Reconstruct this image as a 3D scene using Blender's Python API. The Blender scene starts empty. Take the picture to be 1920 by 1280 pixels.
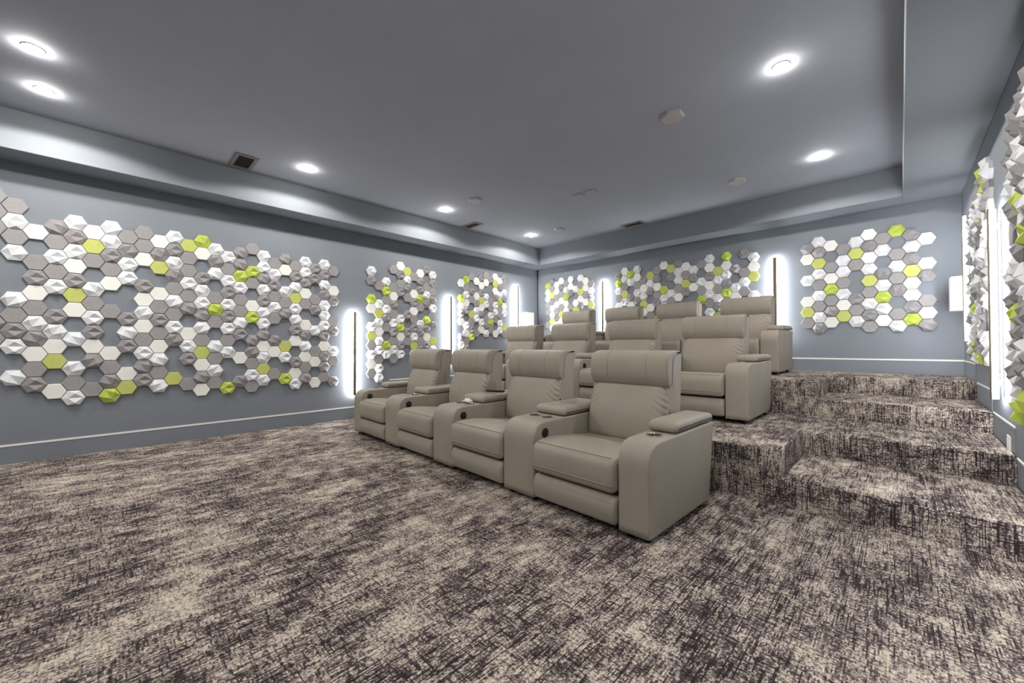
import bpy, bmesh, math, random
from mathutils import Vector, Matrix
R = random.Random(7)
SC = bpy.context.scene
C = SC.collection
PI = math.pi
def lin(r, g, b):
    f = lambda c: (c/255/12.92) if c/255 <= .04045 else ((c/255+.055)/1.055)**2.4
    return (f(r), f(g), f(b))

# ------------------------------------------------------------------ camera, exposure, light
YAW, PITCH, ROLL, FPX = [math.radians(v) for v in (44.4834, .7415, -.167)] + [741.2989]
CAMZ = 1.05
def make_camera():
    f = Vector((-math.sin(YAW)*math.cos(PITCH), math.cos(YAW)*math.cos(PITCH), math.sin(PITCH)))
    r = Vector((math.cos(YAW), math.sin(YAW), 0)); u = r.cross(f)
    r2 = r*math.cos(ROLL)+u*math.sin(ROLL); u2 = -r*math.sin(ROLL)+u*math.cos(ROLL)
    M = Matrix(((r2.x, u2.x, -f.x, 0), (r2.y, u2.y, -f.y, 0), (r2.z, u2.z, -f.z, CAMZ), (0, 0, 0, 1)))
    cd = bpy.data.cameras.new('camera'); cd.sensor_width = 36; cd.lens = FPX*36/1920
    cd.clip_start = .02
    co = bpy.data.objects.new('camera', cd); C.objects.link(co); co.matrix_world = M
    SC.camera = co
make_camera()
vs = SC.view_settings
SC.display_settings.display_device = 'sRGB'
vs.view_transform = 'Standard'; vs.look = 'None'; vs.gamma = 1; vs.use_curve_mapping = False
vs.exposure = 0.0
SC.cycles.use_denoising = True
SC.cycles.sample_clamp_indirect = 6
SC.cycles.max_bounces = 10; SC.cycles.diffuse_bounces = 7
w = bpy.data.worlds.new('room_air'); SC.world = w; w.use_nodes = True
w.node_tree.nodes['Background'].inputs[0].default_value = (.6, .68, .8, 1)
w.node_tree.nodes['Background'].inputs[1].default_value = 0.0
SPOT_W = 64.0          # each recessed downlight
SPOT_COL = (1.0, .965, .91)
LED_E = 105.0           # wall light bars
LENS_E = 220.0          # downlight lens

# ------------------------------------------------------------------ room numbers (metres)
XL, XR, YB, YF = -5.765, .513, 6.721, -3.6
ZS, ZT = 2.751, 3.099           # soffit underside, tray ceiling
TXL, TXR, TYB, TYF = XL+.37, XR-.475, YB-.408, YF+.45
P1, P2 = .363, .708             # platform heights
YP1, YS2, YP2, YS4 = 3.1, 3.976, 4.844, 5.72
XN = -.575                      # left edge of the aisle steps

# ------------------------------------------------------------------ material helpers
def mat(name):
    m = bpy.data.materials.new(name); m.use_nodes = True
    return m, m.node_tree.nodes, m.node_tree.links, m.node_tree.nodes['Principled BSDF']
def plain(name, col, rough=.5, metal=0, bump=0, bscale=200, var=0, spec=.5, vscale=3):
    m, N, L, B = mat(name)
    B.inputs['Roughness'].default_value = rough; B.inputs['Metallic'].default_value = metal
    B.inputs['Specular IOR Level'].default_value = spec
    B.inputs['Base Color'].default_value = (*col, 1)
    tc = N.new('ShaderNodeTexCoord')
    if var:
        n = N.new('ShaderNodeTexNoise'); n.inputs['Scale'].default_value = vscale; n.inputs['Detail'].default_value = 5
        L.new(tc.outputs['Object'], n.inputs['Vector'])
        r = N.new('ShaderNodeValToRGB')
        r.color_ramp.elements[0].position = .3; r.color_ramp.elements[1].position = .7
        r.color_ramp.elements[0].color = (*[c*(1-var) for c in col], 1); r.color_ramp.elements[1].color = (*[min(1, c*(1+var)) for c in col], 1)
        L.new(n.outputs['Fac'], r.inputs['Fac']); L.new(r.outputs['Color'], B.inputs['Base Color'])
    if bump:
        n2 = N.new('ShaderNodeTexNoise'); n2.inputs['Scale'].default_value = bscale; n2.inputs['Detail'].default_value = 3
        L.new(tc.outputs['Object'], n2.inputs['Vector'])
        b = N.new('ShaderNodeBump'); b.inputs['Strength'].default_value = bump; b.inputs['Distance'].default_value = .002
        L.new(n2.outputs['Fac'], b.inputs['Height']); L.new(b.outputs['Normal'], B.inputs['Normal'])
    return m
def glow(name, col, e):
    m, N, L, B = mat(name)
    B.inputs['Base Color'].default_value = (.8, .8, .8, 1)
    B.inputs['Emission Color'].default_value = (*col, 1); B.inputs['Emission Strength'].default_value = e
    return m
def carpet():
    m, N, L, B = mat('carpet_pile')
    def math_(op, a=None, b=None, c=None):
        n = N.new('ShaderNodeMath'); n.operation = op
        for i, v in enumerate((a, b, c)):
            if v is None: continue
            if isinstance(v, (int, float)): n.inputs[i].default_value = v
            else: L.new(v, n.inputs[i])
        return n.outputs[0]
    g = N.new('ShaderNodeNewGeometry')
    p = N.new('ShaderNodeSeparateXYZ'); L.new(g.outputs['Position'], p.inputs[0])
    nn = N.new('ShaderNodeSeparateXYZ'); L.new(g.outputs['True Normal'], nn.inputs[0])
    up = math_('GREATER_THAN', math_('ABSOLUTE', nn.outputs[2]), .6)
    sx = math_('GREATER_THAN', math_('ABSOLUTE', nn.outputs[0]), .6)
    # u across the roll, v along it; the carpet runs to the back wall and up the risers
    v = math_('ADD', math_('MULTIPLY', p.outputs[1], up), math_('MULTIPLY', p.outputs[2], math_('SUBTRACT', 1, up)))
    u = math_('ADD', math_('MULTIPLY', p.outputs[0], math_('SUBTRACT', 1, sx)), math_('MULTIPLY', p.outputs[1], sx))
    T = .0048                                            # one tuft
    us = math_('MULTIPLY', math_('FLOOR', math_('DIVIDE', u, T)), T)
    vq = math_('MULTIPLY', math_('FLOOR', math_('DIVIDE', v, T)), T)
    lift = math_('MULTIPLY', p.outputs[2], 3.1)
    def noise(x, y, su, sv, det=2, rough=.5, off=0, dist=0):
        cx = N.new('ShaderNodeCombineXYZ')
        L.new(math_('MULTIPLY', x, su), cx.inputs[0]); L.new(math_('MULTIPLY', y, sv), cx.inputs[1])
        L.new(math_('ADD', math_('MULTIPLY', up, lift), off), cx.inputs[2])
        n = N.new('ShaderNodeTexNoise'); n.inputs['Scale'].default_value = 1; n.inputs['Detail'].default_value = det
        n.inputs['Roughness'].default_value = rough; n.inputs['Distortion'].default_value = dist
        L.new(cx.outputs[0], n.inputs['Vector']); return n.outputs['Fac']
    big = noise(us, vq, 3.6, 2.2, 3, .55, 1.3)
    mid = noise(us, vq, 15, 8.0, 3, .6, 7.7)
    lng = noise(us, vq, 105, 4.5, 2, .55, 3.1)
    crs = noise(us, vq, 10, 85, 2, .55, 5.9)
    fin = noise(us, vq, 150, 90, 2, .6, 9.2)
    wn = N.new('ShaderNodeTexWhiteNoise'); wn.noise_dimensions = '2D'
    cw = N.new('ShaderNodeCombineXYZ'); L.new(math_('ADD', us, lift), cw.inputs[0]); L.new(vq, cw.inputs[1]); L.new(cw.outputs[0], wn.inputs['Vector'])
    def signed(x, k): return math_('MULTIPLY', math_('SUBTRACT', x, .5), k)
    def lines(x, lo, k, top):                            # dark woven threads
        return math_('MINIMUM', math_('MULTIPLY', math_('MAXIMUM', math_('SUBTRACT', x, lo), 0), k), top)
    t = math_('ADD', signed(big, .5), .55)
    t = math_('ADD', t, signed(mid, .85)); t = math_('ADD', t, signed(fin, 1.35)); t = math_('ADD', t, signed(lng, .9)); t = math_('ADD', t, signed(crs, .6))
    t = math_('ADD', t, signed(wn.outputs['Value'], .16))
    patch = math_('ADD', .72, math_('MULTIPLY', math_('SUBTRACT', .55, big), 2.0))   # more threads where the weave is dark
    t = math_('SUBTRACT', t, math_('MULTIPLY', lines(lng, .53, 6, .52), patch))
    t = math_('SUBTRACT', t, math_('MULTIPLY', lines(crs, .545, 6, .36), patch))
    r = N.new('ShaderNodeValToRGB'); e = r.color_ramp.elements
    e[0].position = .05; e[0].color = (*lin(44, 37, 38), 1); e[1].position = .98; e[1].color = (*lin(212, 204, 191), 1)
    a = e.new(.28); a.color = (*lin(70, 61, 62), 1)
    a = e.new(.44); a.color = (*lin(116, 106, 104), 1)
    a = e.new(.56); a.color = (*lin(164, 153, 142), 1)
    a = e.new(.74); a.color = (*lin(200, 188, 171), 1)
    L.new(t, r.inputs['Fac'])
    L.new(r.outputs['Color'], B.inputs['Base Color'])
    B.inputs['Roughness'].default_value = .95; B.inputs['Specular IOR Level'].default_value = .1
    pile = N.new('ShaderNodeTexNoise'); pile.inputs['Scale'].default_value = 260; pile.inputs['Detail'].default_value = 2
    L.new(g.outputs['Position'], pile.inputs['Vector'])
    b = N.new('ShaderNodeBump'); b.inputs['Strength'].default_value = .55; b.inputs['Distance'].default_value = .004
    L.new(pile.outputs['Fac'], b.inputs['Height']); L.new(b.outputs['Normal'], B.inputs['Normal'])
    return m
def leather():
    m, N, L, B = mat('taupe_leather')
    tc = N.new('ShaderNodeTexCoord')
    n = N.new('ShaderNodeTexNoise'); n.inputs['Scale'].default_value = 4; n.inputs['Detail'].default_value = 4
    L.new(tc.outputs['Object'], n.inputs['Vector'])
    r = N.new('ShaderNodeValToRGB'); col = lin(149, 141, 129)
    r.color_ramp.elements[0].position = .3; r.color_ramp.elements[1].position = .7
    r.color_ramp.elements[0].color = (*[c*.95 for c in col], 1); r.color_ramp.elements[1].color = (*[c*1.05 for c in col], 1)
    L.new(n.outputs['Fac'], r.inputs['Fac']); L.new(r.outputs['Color'], B.inputs['Base Color'])
    vo = N.new('ShaderNodeTexVoronoi'); vo.inputs['Scale'].default_value = 420; L.new(tc.outputs['Object'], vo.inputs['Vector'])
    b = N.new('ShaderNodeBump'); b.inputs['Strength'].default_value = .12; b.inputs['Distance'].default_value = .001
    L.new(vo.outputs['Distance'], b.inputs['Height']); L.new(b.outputs['Normal'], B.inputs['Normal'])
    B.inputs['Roughness'].default_value = .52; B.inputs['Specular IOR Level'].default_value = .35
    return m
M_WALL = plain('blue_grey_wall_paint', lin(119, 124, 132), .75, bump=.05, bscale=300, var=.02)
M_CEIL = plain('blue_grey_ceiling_paint', lin(166, 170, 180), .85, bump=.05, bscale=250, var=.02)
M_CARPET = carpet()
M_LEA = leather()
M_SEAM = plain('seam_thread', lin(112, 104, 91), .7, bump=.2)
M_PIPE = plain('dark_piping', lin(80, 73, 64), .6, bump=.1)
M_BLACK = plain('black_plastic', (.008, .008, .009), .35, bump=.02)
M_SHADE = plain('painted_black_shade', (.012, .011, .011), .9, bump=.1)  # near-black standing in for shade under the seats and inside the cup holders
M_CHROME = plain('chrome_rim', (.75, .75, .76), .15, 1, bump=.02)
M_TRIM = plain('white_trim_paint', lin(232, 230, 224), .45, bump=.03, bscale=60)
M_WHITE = plain('white_enamel', lin(240, 239, 236), .35, bump=.02, bscale=60)
M_SPK = plain('hexagon_cover_white', lin(186, 182, 182), .6, bump=.1, bscale=500)
M_VENT = plain('vent_metal', lin(126, 116, 113), .45, .0, bump=.03)
M_SLAT = plain('vent_slat', lin(52, 48, 46), .6, bump=.05)
M_DARK = plain('painted_gap_darkness', (.01, .01, .01), .9, bump=.05)  # near-black standing in for shade behind vent slats and in the wall gap
M_BAR = plain('anodised_bar_front', lin(128, 118, 100), .4, .6, bump=.03)
M_RAIL = plain('bar_rail_grey', lin(150, 152, 156), .4, .5, bump=.03)
M_LED = glow('led_diffuser', (.965, .98, 1), LED_E)
M_LENS = glow('downlight_lens', (1, .965, .9), LENS_E)
M_NAP = plain('white_paper', lin(226, 222, 210), .85, bump=.3, bscale=90)
TM = {'W': plain('felt_ivory', lin(228, 227, 222), .9, bump=.25, bscale=700, var=.02, spec=.1),
      'w': plain('felt_white', lin(218, 220, 224), .9, bump=.25, bscale=700, var=.02, spec=.1),
      'G': plain('felt_grey', lin(150, 147, 148), .92, bump=.35, bscale=700, var=.06, spec=.1, vscale=40),
      'g': plain('felt_grey_moulded', lin(145, 142, 144), .92, bump=.35, bscale=700, var=.06, spec=.1, vscale=40),
      'L': plain('felt_lime', lin(186, 192, 112), .9, bump=.3, bscale=700, var=.05, spec=.1, vscale=40),
      'l': plain('felt_lime_moulded', lin(178, 193, 92), .9, bump=.3, bscale=700, var=.04, spec=.1, vscale=40)}

# ------------------------------------------------------------------ mesh helpers
def mesh_from(bm, name, m, smooth=False):
    me = bpy.data.meshes.new(name); bm.normal_update(); bm.to_mesh(me); bm.free()
    if m: me.materials.append(m)
    if smooth:
        for p in me.polygons: p.use_smooth = True
    return me
def obj(name, me, parent=None, loc=(0, 0, 0), rot=(0, 0, 0)):
    o = bpy.data.objects.new(name, me); C.objects.link(o); o.location = loc; o.rotation_euler = rot
    if parent: o.parent = parent
    return o
def empty(name, loc, rz=0):
    o = bpy.data.objects.new(name, None); C.objects.link(o); o.location = loc; o.rotation_euler = (0, 0, rz)
    o.empty_display_size = .1
    return o
def tag(o, label, cat, group=None):
    o['label'] = label; o['category'] = cat
    if group: o['group'] = group
    return o
def box(bm, x0, x1, y0, y1, z0, z1, bev=0, seg=2):
    vs = [bm.verts.new((x, y, z)) for x in (x0, x1) for y in (y0, y1) for z in (z0, z1)]
    fs = [bm.faces.new([vs[i] for i in q]) for q in ((0, 1, 3, 2), (4, 6, 7, 5), (0, 4, 5, 1), (2, 3, 7, 6), (0, 2, 6, 4), (1, 5, 7, 3))]
    if bev:
        es = {e for f in fs for e in f.edges}
        bmesh.ops.bevel(bm, geom=list(es), offset=bev, segments=seg, affect='EDGES', profile=.5)
def boxobj(name, m, b, parent=None, bev=0, seg=2, smooth=False):
    bm = bmesh.new(); box(bm, *b, bev=bev, seg=seg); return obj(name, mesh_from(bm, name, m, smooth), parent)
def struct(name, o_or_m, *b, bev=0, seg=2):
    o = boxobj(name, o_or_m, b, bev=bev, seg=seg); o['kind'] = 'structure'; return o
def lathe(bm, prof, n=24, origin=(0, 0, 0), axis='z', a0=0):
    ox, oy, oz = origin; rings = []
    for r, h in prof:
        ring = []
        for k in range(n):
            a = a0+2*PI*k/n; c, s = r*math.cos(a), r*math.sin(a)
            p = (c, s, h) if axis == 'z' else ((h, c, s) if axis == 'x' else (s, h, c))
            ring.append(bm.verts.new((ox+p[0], oy+p[1], oz+p[2])))
        rings.append(ring)
    for a, b in zip(rings, rings[1:]):
        for k in range(n): bm.faces.new((a[k], a[(k+1) % n], b[(k+1) % n], b[k]))
    for ring, flip in ((rings[0], True), (rings[-1], False)):
        bm.faces.new(ring[::-1] if flip else ring)
def resample(pts, n, closed=True):
    P = [Vector(p) for p in pts]
    if closed: P = P+[P[0]]
    d = [0]
    for a, b in zip(P, P[1:]): d.append(d[-1]+(b-a).length)
    out = []
    for k in range(n):
        t = d[-1]*k/(n if closed else n-1); i = 0
        while i < len(d)-2 and d[i+1] < t: i += 1
        f = (t-d[i])/max(1e-9, d[i+1]-d[i]); out.append(P[i].lerp(P[i+1], f))
    return out
def rounded(poly, radii, seg=6):
    """poly corners (u,z) rounded with arcs (quadratic), returns dense closed outline"""
    out = []; n = len(poly)
    for i in range(n):
        p, a, b = Vector(poly[i]), Vector(poly[i-1]), Vector(poly[(i+1) % n]); r = radii[i]
        if r <= 0: out.append(p); continue
        pa = p+(a-p).normalized()*min(r, (a-p).length*.49); pb = p+(b-p).normalized()*min(r, (b-p).length*.49)
        for k in range(seg+1):
            t = k/seg; out.append(pa*(1-t)**2+p*2*t*(1-t)+pb*t*t)
    return out
def pillow(prof, x0, x1, r, n=56, nx=1, nr=5, deform=None, bm=None):
    """soft cushion: closed (u,z) outline swept along x with rounded ends"""
    bm = bm or bmesh.new()
    P = resample(prof, n)
    area = sum(P[i-1].x*P[i].y-P[i].x*P[i-1].y for i in range(n))
    sg = 1 if area > 0 else -1
    Nn = []
    for i in range(n):
        t = P[(i+1) % n]-P[i-1]; Nn.append(Vector((t.y, -t.x)).normalized()*sg)
    left = [(x0+r*(1-math.cos(PI/2*k/nr)), r*(1-math.sin(PI/2*k/nr))) for k in range(nr+1)]
    mids = [(x0+r+(x1-x0-2*r)*k/(nx+1), 0) for k in range(1, nx+1)]
    right = [(x1-(x-x0), o) for x, o in left[::-1]]
    rings = []
    for x, off in left+mids+right:
        ring = []
        for p, nv in zip(P, Nn):
            q = p-nv*off
            v = (x, q.x, q.y)
            if deform: v = deform(*v, (x-x0)/(x1-x0))
            ring.append(bm.verts.new(v))
        rings.append(ring)
    for a, b in zip(rings, rings[1:]):
        for k in range(n): bm.faces.new((a[k], a[(k+1) % n], b[(k+1) % n], b[k]))
    bm.faces.new(rings[0][::-1]); bm.faces.new(rings[-1])
    bmesh.ops.recalc_face_normals(bm, faces=bm.faces[:])
    return bm
def tube(bm, pts, r, n=6):
    P = [Vector(p) for p in pts]; rings = []
    for i, p in enumerate(P):
        t = (P[min(i+1, len(P)-1)]-P[max(i-1, 0)]).normalized()
        a = t.cross(Vector((0, 0, 1)));
        if a.length < .1: a = t.cross(Vector((1, 0, 0)))
        a.normalize(); b = t.cross(a)
        rings.append([bm.verts.new(p+a*r*math.cos(2*PI*k/n)+b*r*math.sin(2*PI*k/n)) for k in range(n)])
    for A, B_ in zip(rings, rings[1:]):
        for k in range(n): bm.faces.new((A[k], A[(k+1) % n], B_[(k+1) % n], B_[k]))
    bm.faces.new(rings[0][::-1]); bm.faces.new(rings[-1])
def copy_tree(o, parent=None):
    c = o.copy(); C.objects.link(c)
    if parent: c.parent = parent
    for ch in list(o.children): copy_tree(ch, c)
    return c

# ------------------------------------------------------------------ the room shell
T = .12
struct('floor', M_CARPET, XL-T, XR+T, YF-T, YB+T, -.1, 0)
struct('wall_left', M_WALL, XL-T, XL, YF-T, YB-.042, 0, ZT+.1)
struct('wall_right', M_WALL, XR, XR+T, YF-T, YB+T, 0, ZT+.1)
struct('wall_back', M_WALL, XL-T, XR, YB, YB+T, 0, ZT+.1)
struct('wall_front', M_WALL, XL, XR, YF-T, YF, 0, ZT+.1)
struct('ceiling', M_CEIL, XL-T, XR+T, YF-T, YB+T, ZT, ZT+.1)
def soffit(n, *b):
    o = struct('trim_%d' % n, M_WALL, *b, bev=.004, seg=1); return o
soffit(1, XL, TXL, YF, YB, ZS, ZT)
soffit(2, TXR, XR, YF, YB, ZS, ZT)
soffit(3, TXL, TXR, TYB, YB, ZS, ZT)
soffit(4, TXL, TXR, YF, TYF, ZS, ZT)
# recessed strip where the left wall stops short, coloured black for the gap's shade
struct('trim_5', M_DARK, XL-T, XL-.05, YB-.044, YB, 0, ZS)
# tiered seating platforms with two aisle steps each, wrapped in the same carpet
def carpeted(name, poly, z0, z1, r=.022):
    bm = bmesh.new()
    vb = [bm.verts.new((x, y, z0)) for x, y in poly]; vt = [bm.verts.new((x, y, z1)) for x, y in poly]
    n = len(poly); bm.faces.new(vb[::-1]); top = bm.faces.new(vt)
    for k in range(n): bm.faces.new((vb[k], vb[(k+1) % n], vt[(k+1) % n], vt[k]))
    bm.normal_update()
    bmesh.ops.bevel(bm, geom=list(top.edges), offset=r, segments=4, affect='EDGES', profile=.5)
    o = obj(name, mesh_from(bm, name, M_CARPET)); o['kind'] = 'structure'; return o
a = carpeted('seating_platform', [(XL, YP1), (XN, YP1), (XN, YS2), (XR, YS2), (XR, YB), (XL, YB)], 0, P1)
a['label'] = 'lower carpeted seating platform under the middle row of recliners'
a = carpeted('seating_platform', [(XL, YP2), (XN-.01, YP2), (XN-.01, YS4), (XR, YS4), (XR, YB), (XL, YB)], P1, P2)
a['label'] = 'upper carpeted seating platform under the back row of recliners'
a = carpeted('aisle_step', [(XN, YP1), (XR, YP1), (XR, YS2), (XN, YS2)], 0, .181)
a['label'] = 'lowest carpeted aisle step beside the front row'
a = carpeted('aisle_step', [(XN-.01, YP2), (XR, YP2), (XR, YS4), (XN-.01, YS4)], P1, .532)
a['label'] = 'carpeted aisle step leading up to the back row'
# baseboards, with a thin white cap line, stepping up with the floor
BH, CAPH, BT = .160, .018, .004
def base_left(y0, y1, z):
    o = boxobj('baseboard_left', M_WALL, (XL, XL+BT, y0, y1, z, z+BH)); o['kind'] = 'structure'
    t = boxobj('cap_strip', M_TRIM, (XL, XL+BT+.003, y0, y1, z+BH, z+BH+CAPH), o)
base_left(YF, YP1, 0); base_left(YP1, YP2, P1); base_left(YP2, YB-.044, P2)
def base_right(y0, y1, z):
    o = boxobj('baseboard_right', M_WALL, (XR-BT, XR, y0, y1, z, z+BH)); o['kind'] = 'structure'
    boxobj('cap_strip', M_TRIM, (XR-BT-.002, XR, y0, y1, z+BH, z+BH+.012), o)
base_right(YF, YP1, 0); base_right(YP1+.03, YS2-.03, .181); base_right(YS2+.03, YP2-.03, P1); base_right(YP2+.03, YS4-.03, .532); base_right(YS4+.06, YB, P2)
o = boxobj('baseboard_back', M_WALL, (XL, XR, YB-BT, YB, P2, P2+BH)); o['kind'] = 'structure'
boxobj('cap_strip', M_TRIM, (XL, XR, YB-BT-.003, YB, P2+BH, P2+BH+CAPH), o)
o = boxobj('baseboard_front', M_WALL, (XL, XR, YF, YF+BT, 0, BH)); o['kind'] = 'structure'

# ------------------------------------------------------------------ recessed downlights
def dl_meshes():
    bm = bmesh.new()
    lathe(bm, [(.044, 0), (.054, -.0005), (.056, -.003), (.053, -.005), (.046, -.004), (.043, -.001)], 32)
    ring = mesh_from(bm, 'trim_ring', M_WHITE, True)
    bm = bmesh.new()
    lathe(bm, [(.042, -.002), (.041, -.012), (.036, -.021), (.024, -.028), (.008, -.031)], 32)
    lens = mesh_from(bm, 'lens', M_LENS, True)
    return ring, lens
DL_RING, DL_LENS = dl_meshes()
DLD = bpy.data.lights.new('downlight_beam', 'SPOT')
DLD.energy = SPOT_W; DLD.color = SPOT_COL; DLD.spot_size = math.radians(164); DLD.spot_blend = .16; DLD.shadow_soft_size = .035
def downlight(x, y, label, group=None):
    t = empty('downlight', (x, y, ZT)); tag(t, label, 'ceiling light', group)
    obj('trim_ring', DL_RING, t); obj('lens', DL_LENS, t)
    l = bpy.data.objects.new('downlight_beam', DLD); C.objects.link(l); l.parent = t; l.location = (0, 0, -.045)
for x, y, lab in ((-4.835, -.38, 'recessed downlight nearest the soffit at the left end of the ceiling'),
                  (-4.205, -.38, 'recessed downlight in the top left corner, farther from the soffit'),
                  (-4.835, 1.58, 'recessed downlight beyond the near left ceiling vent'),
                  (-4.83, 3.51, 'recessed downlight beside the far left hexagonal ceiling cover'),
                  (-4.83, 5.43, 'recessed downlight nearest the far corner of the tray ceiling'),
                  (-.6, 3.43, 'recessed downlight at the right of the ceiling, nearer of the right pair'),
                  (-.6, 5.375, 'recessed downlight at the right near the back soffit')):
    downlight(x, y, lab)
for x, y in ((-.6, 1.5), (-.6, -.4), (-4.835, -2.3), (-2.72, -2.3), (-.6, -2.3)):  # out of view, added to light the chair fronts and the floor
    downlight(x, y, 'unseen recessed downlight added to light the front of the room', 'added unseen downlights over the front of the room')

# ------------------------------------------------------------------ ceiling fittings
def hexspk(x, y, rz, label):
    bm = bmesh.new(); lathe(bm, [(.098, 0), (.098, -.026), (.092, -.031)], 6)
    o = obj('hexagon_ceiling_cover', mesh_from(bm, 'hexagon_ceiling_cover', M_SPK), None, (x, y, ZT), (0, 0, rz))
    tag(o, label, 'ceiling cover')
for x, y, lab in ((-1.42, 3.49, 'pale hexagonal cover on the ceiling, largest and nearest on the right'),
                  (-1.42, 5.43, 'pale hexagonal cover on the ceiling above the back right recliners'),
                  (-4.2, 3.55, 'pale hexagonal cover on the ceiling between two left downlights'),
                  (-4.21, 5.48, 'small pale hexagonal cover on the ceiling near the far corner')):
    hexspk(x, y, math.radians(30), lab)
def vent(x0, x1, y0, y1, label, along='y'):
    t = empty('ceiling_vent', ((x0+x1)/2, (y0+y1)/2, ZT)); tag(t, label, 'vent')
    hx, hy = (x1-x0)/2, (y1-y0)/2; f = .038; z0 = -.012
    for b in ((-hx, hx, -hy, -hy+f), (-hx, hx, hy-f, hy), (-hx, -hx+f, -hy+f, hy-f), (hx-f, hx, -hy+f, hy-f)):
        boxobj('frame', M_VENT, (*b, z0, 0), t, bev=.002, seg=1)
    boxobj('backing', M_DARK, (-hx+f, hx-f, -hy+f, hy-f, -.003, 0), t)  # black sheet stands in for the unlit duct
    n = 6
    for k in range(n):
        if along == 'y':
            c = -hy+f+(k+.5)*(2*hy-2*f)/n; bm = bmesh.new(); box(bm, -hx+f, hx-f, -.0015, .0015, -.009, .003)
            obj('slat', mesh_from(bm, 'slat', M_SLAT), t, (0, c, -.004), (math.radians(38), 0, 0))
        else:
            c = -hx+f+(k+.5)*(2*hx-2*f)/n; bm = bmesh.new(); box(bm, -.0015, .0015, -hy+f, hy-f, -.009, .003)
            obj('slat', mesh_from(bm, 'slat', M_SLAT), t, (c, 0, -.004), (0, math.radians(38), 0))
vent(-5.33, -4.94, .915, 1.13, 'square metal ceiling vent with dark slats, near left beside the soffit')
vent(-5.30, -4.94, 4.17, 4.36, 'small slatted ceiling vent between the left hexagonal covers')
vent(-3.36, -2.99, 6.04, 6.235, 'slatted ceiling vent against the back soffit', 'x')
for x0, x1, lab in ((-3.165, -3.03, 'left of two small flat square plates on the ceiling'), (-2.967, -2.832, 'right of two small flat square plates on the ceiling')):
    o = boxobj('ceiling_plate', M_CEIL, (x0, x1, 4.385, 4.51, ZT-.016, ZT)); tag(o, lab, 'ceiling plate', 'ceiling plates')

# ------------------------------------------------------------------ wall light bars
def bar(loc, rz, z0, z1, label):
    """local +x points away from the wall"""
    t = empty('light_bar', (*loc, z0), rz); tag(t, label, 'wall light'); h = z1-z0
    boxobj('mounting_rail', M_RAIL, (0, .007, -.014, .014, .02, h-.02), t)
    for zz in (.12, h-.12):
        boxobj('bracket', M_RAIL, (.007, .025, -.006, .006, zz-.02, zz+.02), t)
    boxobj('diffuser', M_LED, (.024, .056, -.013, .013, .004, h-.004), t, bev=.003, seg=1)
    boxobj('front_cover', M_BAR, (.056, .064, -.021, .021, 0, h), t, bev=.002, seg=1)
bar((XL, 2.52), 0, .345, 1.566, 'vertical light bar on the left wall beside the largest hexagon panel')
bar((XL, 4.26), 0, .73, 1.948, 'vertical light bar on the left wall behind the second front recliner')
bar((XL, 5.99), 0, 1.105, 2.326, 'vertical light bar on the left wall close to the far corner')
bar((-4.085, YB), -PI/2, 1.09, 2.31, 'vertical light bar on the back wall, left one between hexagon panels')
bar((-1.27, YB), -PI/2, 1.09, 2.31, 'vertical light bar on the back wall behind the rightmost back recliner')
bar((XR, 5.96), PI, 1.09, 2.34, 'bright vertical light bar on the right wall in the far corner')
bar((XR, 4.36), PI, .67, 2.01, 'bright vertical light bar on the right wall, the longer and nearer one')
bar((XR, 2.5), PI, .345, 1.566, 'vertical light bar on the right wall beside the lowest step')

# ------------------------------------------------------------------ hexagon acoustic panels
def tile_meshes():
    out = {}
    hexv = [(math.cos(PI/3*k), math.sin(PI/3*k)) for k in range(6)]
    S = .0822*.972
    for key in 'WGL':
        bm = bmesh.new()
        lathe(bm, [(S, 0), (S, .023), (S-.004, .027)], 6)
        out[key] = [mesh_from(bm, 'hexagon_tile', TM[key])]
    for key in 'wgl':
        var = []
        for k in range(6):
            bm = bmesh.new(); ca, sa = math.cos(PI/3*k), math.sin(PI/3*k)
            P = lambda x, y, h: bm.verts.new((S*(x*ca-y*sa), S*(x*sa+y*ca), h))
            b = [P(x, y, 0) for x, y in hexv]; t = [P(x, y, .024) for x, y in hexv]
            l_, r_, T_, B_ = P(-.44, 0, .040), P(.84, 0, .034), P(.13, .55, .059), P(.13, -.58, .061)
            for i in range(6): bm.faces.new((b[i], b[(i+1) % 6], t[(i+1) % 6], t[i]))
            bm.faces.new(b[::-1])
            for tri in ((t[3], t[4], l_), (t[4], B_, l_), (t[4], t[5], B_), (t[5], r_, B_), (t[5], t[0], r_), (t[0], t[1], r_), (t[1], T_, r_),
                        (t[1], t[2], T_), (t[2], l_, T_), (t[2], t[3], l_), (l_, r_, T_), (l_, B_, r_)):
                bm.faces.new(tri)
            bmesh.ops.recalc_face_normals(bm, faces=bm.faces[:])
            var.append(mesh_from(bm, 'hexagon_tile', TM[key]))
        out[key] = var
    return out
TILE = tile_meshes()
ROTW = [0, 0, 0, 0, 0, 1, 1, 5, 5, 2, 4, 3]
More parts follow.
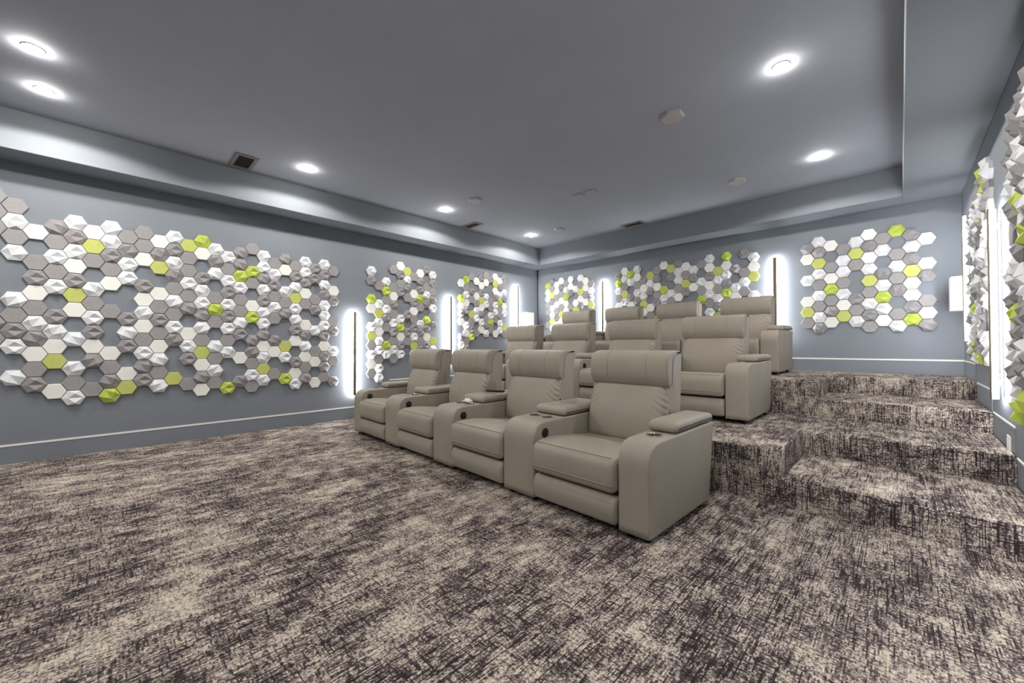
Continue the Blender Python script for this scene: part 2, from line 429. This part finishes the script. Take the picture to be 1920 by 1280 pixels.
def cluster(wall, u0, s, z0, par, cols, label, mirror=False):
    """cols: {column: (top row, kinds downward)}; u runs along the wall"""
    us = [u0+i*1.5*s for i in cols]; um = sum(us)/len(us); zm = 1.5
    if wall == 'L': loc, B = (XL, um, zm), Matrix(((0, 0, 1), (1, 0, 0), (0, 1, 0)))        # tile x -> +Y, y -> Z, z -> +X
    elif wall == 'B': loc, B = (um, YB, zm), Matrix(((1, 0, 0), (0, 0, -1), (0, 1, 0)))
    else: loc, B = (XR, um, zm), Matrix(((0, 0, -1), (-1, 0, 0), (0, 1, 0)))
    t = empty('hexagon_wall_panel', loc); tag(t, label, 'wall panel', 'hexagon tile wall panels')
    rot = B.to_euler()
    for i, (top, kinds) in cols.items():
        for k, c in enumerate(kinds):
            if c == '.': continue
            j = top-k; u = u0+i*1.5*s-um; z = z0+math.sqrt(3)*s*(j+.5*((i+par) % 2))-zm
            me = TILE[c][0] if c in 'WGL' else TILE[c][R.choice(ROTW)]
            p = {'L': (0, u, z), 'B': (u, 0, z), 'R': (0, u, z)}[wall]
            obj('hexagon_tile', me, t, p, rot)
CL = {-6: (16, 'GGG.....gG'), -5: (16, 'GwGw..wGgw.w'), -4: (14, 'W.GgWGwgWGg'), -3: (15, 'gGwGw.gwWL.W'), -2: (15, 'wgwWgLW.w.wGw'), -1: (15, 'WLG.wGwgWg.G'),
      0: (15, 'wwgGW.G..WGgl'), 1: (15, 'Ggww..gwg.WL'), 2: (15, 'GGW.gWwWGwgg'), 3: (15, 'WgL.WGgGWwGw'), 4: (15, 'wgwgGwGwg..L'), 5: (15, 'LGGwGg.Wwg.G'),
      6: (15, 'lW.gwwgwGLWgW'), 7: (15, 'wgw.GlG.wGwG'), 8: (14, 'wGwgwgwGw..l'), 9: (15, 'gglwGGwg.W.g'), 10: (15, 'G.lG.Wl.ggGwG'), 11: (15, 'wwgwgwwgWwLw'),
      12: (14, 'GwgGwG.gW.G'), 13: (15, 'gW.wGg..Lw.l'), 14: (14, 'GgwLwwgW.gWw'), 15: (15, 'wwgWG.WgwWGg'), 16: (14, 'gg.Gg.w.GW.W'), 17: (15, 'wgwgwwwgWggG'), 18: (14, 'G.Wg.Gg.wG.g')}
cluster('L', .00626, .08231, .0663, 1, CL, 'largest panel of ivory, grey and lime hexagon tiles, at the near end of the left wall')
CL2 = {0: (15, 'wg.lW.wLGwWG'), 1: (14, 'G.wLwWwwGww'), 2: (14, 'wlGwgG.lw'), 3: (16, 'G.GWgGwgGwG'), 4: (16, 'WgGg..wlWgw'), 5: (16, 'LwgG.g.gG'),
       6: (15, 'G.WgWGgwLw'), 7: (16, 'WgglG.wgGg'), 8: (16, 'g.GwG.lgWg'), 9: (16, 'wgGgwGg.Lw')}
CL2[8] = (16, 'g.Gwg.lgWg')
cluster('L', 2.7947, .08206, .0085, 1, CL2, 'tall hexagon tile panel on the left wall between its two nearer light bars')
CL3 = {0: (15, 'w.lWgW.gwL'), 1: (15, 'lGwWg.wWGg'), 2: (16, 'G.gG.LGgl'), 3: (15, 'W.Wgww.G'), 4: (16, 'gWgLWgwW'), 5: (16, 'GW.ww.Ggw'),
       6: (16, 'g..GgwlG'), 7: (16, 'WLWgwwG.W'), 8: (16, 'wgwlGgww'), 9: (16, 'gGwgWw.LG')}
cluster('L', 4.5218, .08167, .1026, 0, CL3, 'hexagon tile panel on the left wall nearest the far corner')
B1 = {-1: (16, 'lwwGG.G'), 0: (17, 'gGLgWWLw'), 1: (16, 'WWGWGgW'), 2: (17, 'WgGWGLW'), 3: (16, 'GwlWWG'), 4: (17, 'WWg.G'), 5: (15, 'w.WL'), 6: (17, 'wgLwg'), 7: (16, 'WWGW'), 8: (16, 'GwgL')}
cluster('B', -5.3586, .08158, .0358, 0, B1, 'narrow hexagon tile panel on the back wall, leftmost beside the far corner')
B2 = {-1: (16, 'glwGW'), 0: (16, 'WwGLw'), 1: (16, 'lw.gW'), 2: (16, 'wWGwg'), 3: (15, 'gWwLW'), 4: (15, 'Lwg.WG'), 5: (16, 'GgWGg.L'), 6: (16, 'W..lwW'), 7: (16, 'Lg.wG'), 8: (16, 'gwwGW'), 9: (16, 'WGLg'),
      10: (15, 'wgW'), 11: (16, 'G.wGl'), 12: (16, 'wWgWwGw'), 13: (15, 'LwGwgL'), 14: (16, 'lWwglGW'), 15: (15, 'g.wW'), 16: (16, 'g.GwG'), 17: (16, 'wWL.w')}
cluster('B', -3.6401, .08218, .0928, 1, B2, 'wide hexagon tile panel on the back wall behind the back row headrests')
B3 = {0: (15, 'gW.w.WLG'), 1: (16, 'wgLwGwGwg'), 2: (15, 'W.GWlGgW'), 3: (15, 'gwwGwWL'), 4: (15, 'wLG..gGw'), 5: (16, 'WgWwLGwgG'), 6: (15, 'Gw.gwlwW'), 7: (16, 'l.GwGg.Gw'), 8: (15, 'gwgLWwgl'), 9: (15, 'W.wg.GWg')}
cluster('B', -.8983, .08385, .1244, 1, B3, 'hexagon tile panel on the back wall right of the recliners, above the top platform')
cluster('R', 4.70, .0822, .10, 0, {0: (16, 'wgWwG.gwWwg'), 1: (16, 'wlg.wWgwG.w'), 2: (16, 'gwWGwg.WgwW'), 3: (16, 'lGwgWwLg.wg'), 4: (15, 'wWgw.GwWgl'), 5: (15, 'gLw.gwGwWg'), 6: (15, 'wgG.Wglw.w'), 7: (15, 'LwgW.wgGwl'), 8: (15, 'gwW.gGwLwg'), 9: (14, 'wGg.wWg.w')},
        'hexagon tile panel on the right wall between the two bright light bars')
cluster('R', 2.73, .0822, .02, 1, {0: (16, 'wgG.wLgwGw.gW'), 1: (16, 'gwWgl.wgWwGg'), 2: (16, 'wGgwWg.lwgWw'), 3: (16, 'gWwl.GwgGwLg'), 4: (16, 'wgGw.WgwlGwg'), 5: (17, 'gwgWwg.GwgWw'), 6: (16, 'gGwgwl.wgWgG'), 7: (16, 'gwglWgwGgwgl'), 8: (16, 'ggwWg.wglgGwl'), 9: (16, 'GgwgG.wgGwgW')},
        'hexagon tile panel on the right wall cut off by the edge of the picture')

# ------------------------------------------------------------------ sconces, outlet
def sconce(x, y, sgn, label):
    t = empty('wall_sconce', (x, y, 1.42)); tag(t, label, 'wall light')
    prof = rounded([(0, -.125), (.125, -.125), (.125, .125), (0, .125)], [0, .055, .055, 0], 6)
    bm = bmesh.new(); n = len(prof)
    b = [bm.verts.new((sgn*p.x, p.y, 0)) for p in prof]; c = [bm.verts.new((sgn*p.x, p.y, .36)) for p in prof]
    for k in range(n): bm.faces.new((b[k], b[(k+1) % n], c[(k+1) % n], c[k]))
    bm.faces.new(b[::-1]); bm.faces.new(c)
    bmesh.ops.recalc_face_normals(bm, faces=bm.faces[:])
    obj('shade', mesh_from(bm, 'shade', M_WHITE), t)
    boxobj('wall_plate', M_WHITE, (0 if sgn > 0 else -.01, .01 if sgn > 0 else 0, -.13, .13, -.004, .364), t)
sconce(XL, 6.33, 1, 'white box sconce low on the left wall beside the far corner')
sconce(XR, 6.4, -1, 'white box sconce on the right wall behind the corner light bar')
t = empty('wall_outlet', (XR, 4.19, .387)); tag(t, 'white outlet plate on the right wall above the second aisle step', 'outlet')
boxobj('cover_plate', M_WHITE, (-.008, 0, -.058, .058, -.062, .062), t, bev=.003)
for y in (-.026, .026):
    boxobj('socket', M_TRIM, (-.0105, -.007, y-.017, y+.017, -.034, .034), t, bev=.001, seg=1)

# ------------------------------------------------------------------ recliners
SEATW, CONW, ENDW = .638, .303, .186
def arm_prof():
    return rounded([(.0, .03), (.82, .035), (.908, .54), (.0, .53)], [.006, .02, .012, .125], 8)
def lid_prof():
    return rounded([(.335, .538), (.905, .545), (.908, .590), (.86, .604), (.338, .602)], [.012, .01, .02, .05, .05], 6)
def seat_prof():
    return rounded([(.62, .23), (.62, .385), (.45, .40), (.18, .438), (-.03, .425), (-.035, .30), (-.02, .225)], [.01, .03, .2, .15, .075, .06, .02], 6)
def foot_prof():
    return rounded([(.12, .05), (.12, .21), (-.005, .21), (-.03, .14), (-.010, .045)], [.01, .01, .03, .1, .03], 6)
def back_prof():
    return rounded([(.70, .36), (.80, .76), (.725, .795), (.662, .775), (.602, .62), (.578, .46), (.592, .37)], [.02, .02, .02, .06, .1, .1, .05], 6)
def head_prof():
    return rounded([(.705, .772), (.716, .90), (.735, .985), (.862, .998), (.866, 1.016), (.735, 1.024), (.640, .990), (.628, .85), (.668, .768)], [.02, .05, .03, .006, .008, .06, .09, .075, .03], 6)
def shell_prof():
    return rounded([(.60, .08), (.80, .08), (.842, .60), (.868, .985), (.862, 1.004), (.725, 1.0), (.70, .90), (.685, .76), (.635, .60), (.60, .40)], [.02, .03, .1, .01, .01, .03, .03, .03, .1, .1], 5)
def front_pts(prof, sel):
    return [p for p in resample(prof, 160) if sel(p)]
def make_recliner(kind):
    """kind: 'end_left' narrow arm on the left; 'mid' console on the left; 'end_right' console left and narrow arm right.
    Local origin: floor under the centre of the seat front, +y towards the back."""
    t = empty('recliner', (0, 0, 0)); h = SEATW/2
    g = h-.006
    # base
    boxobj('base_frame', M_SHADE, (-h+.02, h-.02, .10, .78, .0, .2), t)  # black colour stands in for the shaded recess below the seat
    # seat with two seams
    s = obj('seat_cushion', mesh_from(pillow(seat_prof(), -g, g, .035, 72, 8, 5), 'seat_cushion', M_LEA, True), t)
    for yy, zz, rr, inset in ((-.0335, .272, .0028, .012), (-.006, .4215, .0016, .03)):
        bm = bmesh.new(); tube(bm, [(x, yy, zz) for x in [(-g+inset)+(2*g-2*inset)*k/12 for k in range(13)]], rr)
        obj('seam', mesh_from(bm, 'seam', M_LEA if rr > .002 else M_SEAM, True), s)
    obj('footrest', mesh_from(pillow(foot_prof(), -g, g, .025, 48, 8, 4), 'footrest', M_LEA, True), t)
    # back
    obj('back_shell', mesh_from(pillow(shell_prof(), -g+.002, g-.002, .010, 72, 2, 3), 'back_shell', M_LEA, True), t)
    def crease(x, y, z, f):
        e = max(0, abs(f-.5)*2-.62)/.38; hz = math.exp(-((z-.66)/.07)**2)
        if y < .69:
            y += .010*e*hz*math.sin(z*150+abs(x)*90*(1 if x > 0 else 1.2)) - .012*math.exp(-((z-.56)/.13)**2)*(1-((f-.5)*2)**2)
        x *= 1-.085*max(0, min(1.1, (z-.62)/.15))**2.5
        return (x, y, z)
    obj('back_cushion', mesh_from(pillow(back_prof(), -g+.002, g-.002, .05, 96, 46, 6, crease), 'back_cushion', M_LEA, True), t)
    hd = obj('headrest', mesh_from(pillow(head_prof(), -g+.003, g-.003, .016, 64, 6, 4), 'headrest', M_LEA, True), t)
    P = front_pts(head_prof(), lambda p: (p.x < .70 and p.y > .80) or p.y > .97)
    P = sorted(P, key=lambda p: math.atan2(p.y-.88, -(p.x-.78)))
    for x in (-.155, .155):
        bm = bmesh.new(); tube(bm, [(x, p.x, p.y) for p in P], .0013, 5)
        obj('seam', mesh_from(bm, 'seam', M_SEAM, True), hd)
    for x in (-g+.0025, g-.0025):                        # dark piping where the roll meets the side panel
        bm = bmesh.new(); tube(bm, [(x, u, z) for u, z in ((.702, .778), (.711, .84), (.717, .90), (.727, .95), (.742, .978), (.775, .992), (.82, .998), (.862, 1.003))], .0028, 5)
        obj('piping', mesh_from(bm, 'piping', M_PIPE, True), hd)
    # arms
    def arm(x0, x1, cups, button, name):
        A = obj(name, mesh_from(pillow(arm_prof(), x0, x1, .013, 72, 2, 4), name, M_LEA, True), t)
        L_ = obj('armrest_lid', mesh_from(pillow(lid_prof(), x0+.001, x1-.001, .026, 56, 3, 5), 'armrest_lid', M_LEA, True), A)
        xc = (x0+x1)/2
        for cx in cups:
            bm = bmesh.new(); lathe(bm, [(.0405, -.004), (.0450, .001), (.0462, .0035), (.0440, .0045), (.0415, .001), (.040, -.004)], 28)
            obj('cup_rim', mesh_from(bm, 'cup_rim', M_CHROME, True), A, (xc+cx, .245, .5335))
            bm = bmesh.new(); lathe(bm, [(.0415, -.06), (.0418, .0012), (.0405, .0016)], 28)
            obj('cup_well', mesh_from(bm, 'cup_well', M_SHADE, True), A, (xc+cx, .245, .5335))  # no hole is cut; the black disc paints in the cup's inner shade
        if button:
            bm = bmesh.new(); lathe(bm, [(.033, -.004), (.033, .003), (.029, .006), (.024, .004), (.010, .005), (.006, .008), (.002, .009)], 24, axis='x')
            obj('control_button', mesh_from(bm, 'control_button', M_BLACK, True), A, (x1, .115, .455))
        for y in (.06, .74):
            for x in ((x0+.04, x1-.04)):
                bm = bmesh.new(); lathe(bm, [(.018, 0), (.018, .02), (.012, .034)], 12)
                obj('foot', mesh_from(bm, 'foot', M_BLACK, True), A, (x, y, 0))
    if kind == 'end_left': arm(-h-ENDW, -h, (0,), True, 'armrest')
    else: arm(-h-CONW, -h, (-.062, .062), True, 'console_armrest')
    if kind == 'end_right': arm(h, h+ENDW, (0,), False, 'armrest')
    return t
proto = {k: make_recliner(k) for k in ('end_left', 'mid', 'end_right')}
used = set()
ROWS = [(-.941, 1.974, 0.0, -1.9, 'front row'), (-.948, 3.89, P1, 0, 'middle row'), (-1.02, 5.48, P2, 0, 'back row')]
LAB = {0: ['recliner at the left wall end of the front row',
           'recliner second from the left in the front row, left of the black remote',
           'recliner third from the left in the front row, right of the black remote',
           'taupe leather recliner at the aisle end of the front row, nearest and largest'],
       1: ['taupe leather recliner at the left end of the middle row on the lower platform',
           'taupe leather recliner in the middle row, second from the left',
           'taupe leather recliner in the middle row, third from the left',
           'taupe leather recliner at the aisle end of the middle row beside the aisle steps'],
       2: ['taupe leather recliner at the left end of the back row before the narrow hexagon panel',
           'taupe leather recliner in the back row, second from the left, right of a light bar',
           'taupe leather recliner in the back row, third from left, before the wide hexagon panel',
           'taupe leather recliner at the right end of the back row on the top platform']}
GRP = ['recliners in the front row', 'recliners in the middle row', 'recliners in the back row']
for r, (xe, ye, z, deg, nm) in enumerate(ROWS):
    th = math.radians(deg)
    for k in range(4):
        kind = ('end_left', 'mid', 'mid', 'end_right')[k]
        lx = -ENDW-SEATW/2-(3-k)*(SEATW+CONW)
        if kind in used: o = copy_tree(proto[kind])
        else: o = proto[kind]; used.add(kind)
        o.location = (xe+lx*math.cos(th), ye+lx*math.sin(th), z); o.rotation_euler = (0, 0, th)
        tag(o, LAB[r][k], 'recliner', GRP[r])
# things lying on the front row console between the second and third recliner
def row1(lx, ly, z):
    th = math.radians(-1.9); return (-.941+lx*math.cos(th)-ly*math.sin(th), 1.974+lx*math.sin(th)+ly*math.cos(th), z)
con = -ENDW-SEATW*2-CONW*1.5           # centre of that console
t = empty('remote_control', row1(con-.03, .64, .6055), math.radians(20)); tag(t, 'slim black remote control lying on a front row armrest lid', 'remote control')
boxobj('body', M_BLACK, (-.095, .095, -.024, .024, 0, .018), t, bev=.005)
for k in range(4):
    for q in (-.009, .009):
        boxobj('key', M_RAIL, (-.06+.03*k, -.045+.03*k, q-.005, q+.005, .0175, .0195), t)
bm = bmesh.new(); nx, ny = 12, 8; rows = []
for i in range(nx+1):
    row = []
    for j in range(ny+1):
        a, b = i/nx*2-1, j/ny*2-1
        e = max(0, 1-abs(a)**3)*max(0, 1-abs(b)**3)
        row.append(bm.verts.new((a*.052, b*.027, .003+.028*e+.006*e*math.sin(a*7+b*4))))
    rows.append(row)
low = [[bm.verts.new((v.co.x*.97, v.co.y*.97, 0)) for v in r_] for r_ in rows]
for i in range(nx):
    for j in range(ny):
        bm.faces.new((rows[i][j], rows[i+1][j], rows[i+1][j+1], rows[i][j+1])); bm.faces.new((low[i][j+1], low[i+1][j+1], low[i+1][j], low[i][j]))
for i in range(nx):
    bm.faces.new((low[i][0], low[i+1][0], rows[i+1][0], rows[i][0])); bm.faces.new((rows[i][ny], rows[i+1][ny], low[i+1][ny], low[i][ny]))
for j in range(ny):
    bm.faces.new((rows[0][j], rows[0][j+1], low[0][j+1], low[0][j])); bm.faces.new((low[nx][j], low[nx][j+1], rows[nx][j+1], rows[nx][j]))
bmesh.ops.recalc_face_normals(bm, faces=bm.faces[:])
o = obj('folded_napkin', mesh_from(bm, 'folded_napkin', M_NAP, True), None, row1(con-.03, .303, .5405), (0, 0, math.radians(-6)))
tag(o, 'small white folded napkin beside the cup holders of a front row console', 'napkin')
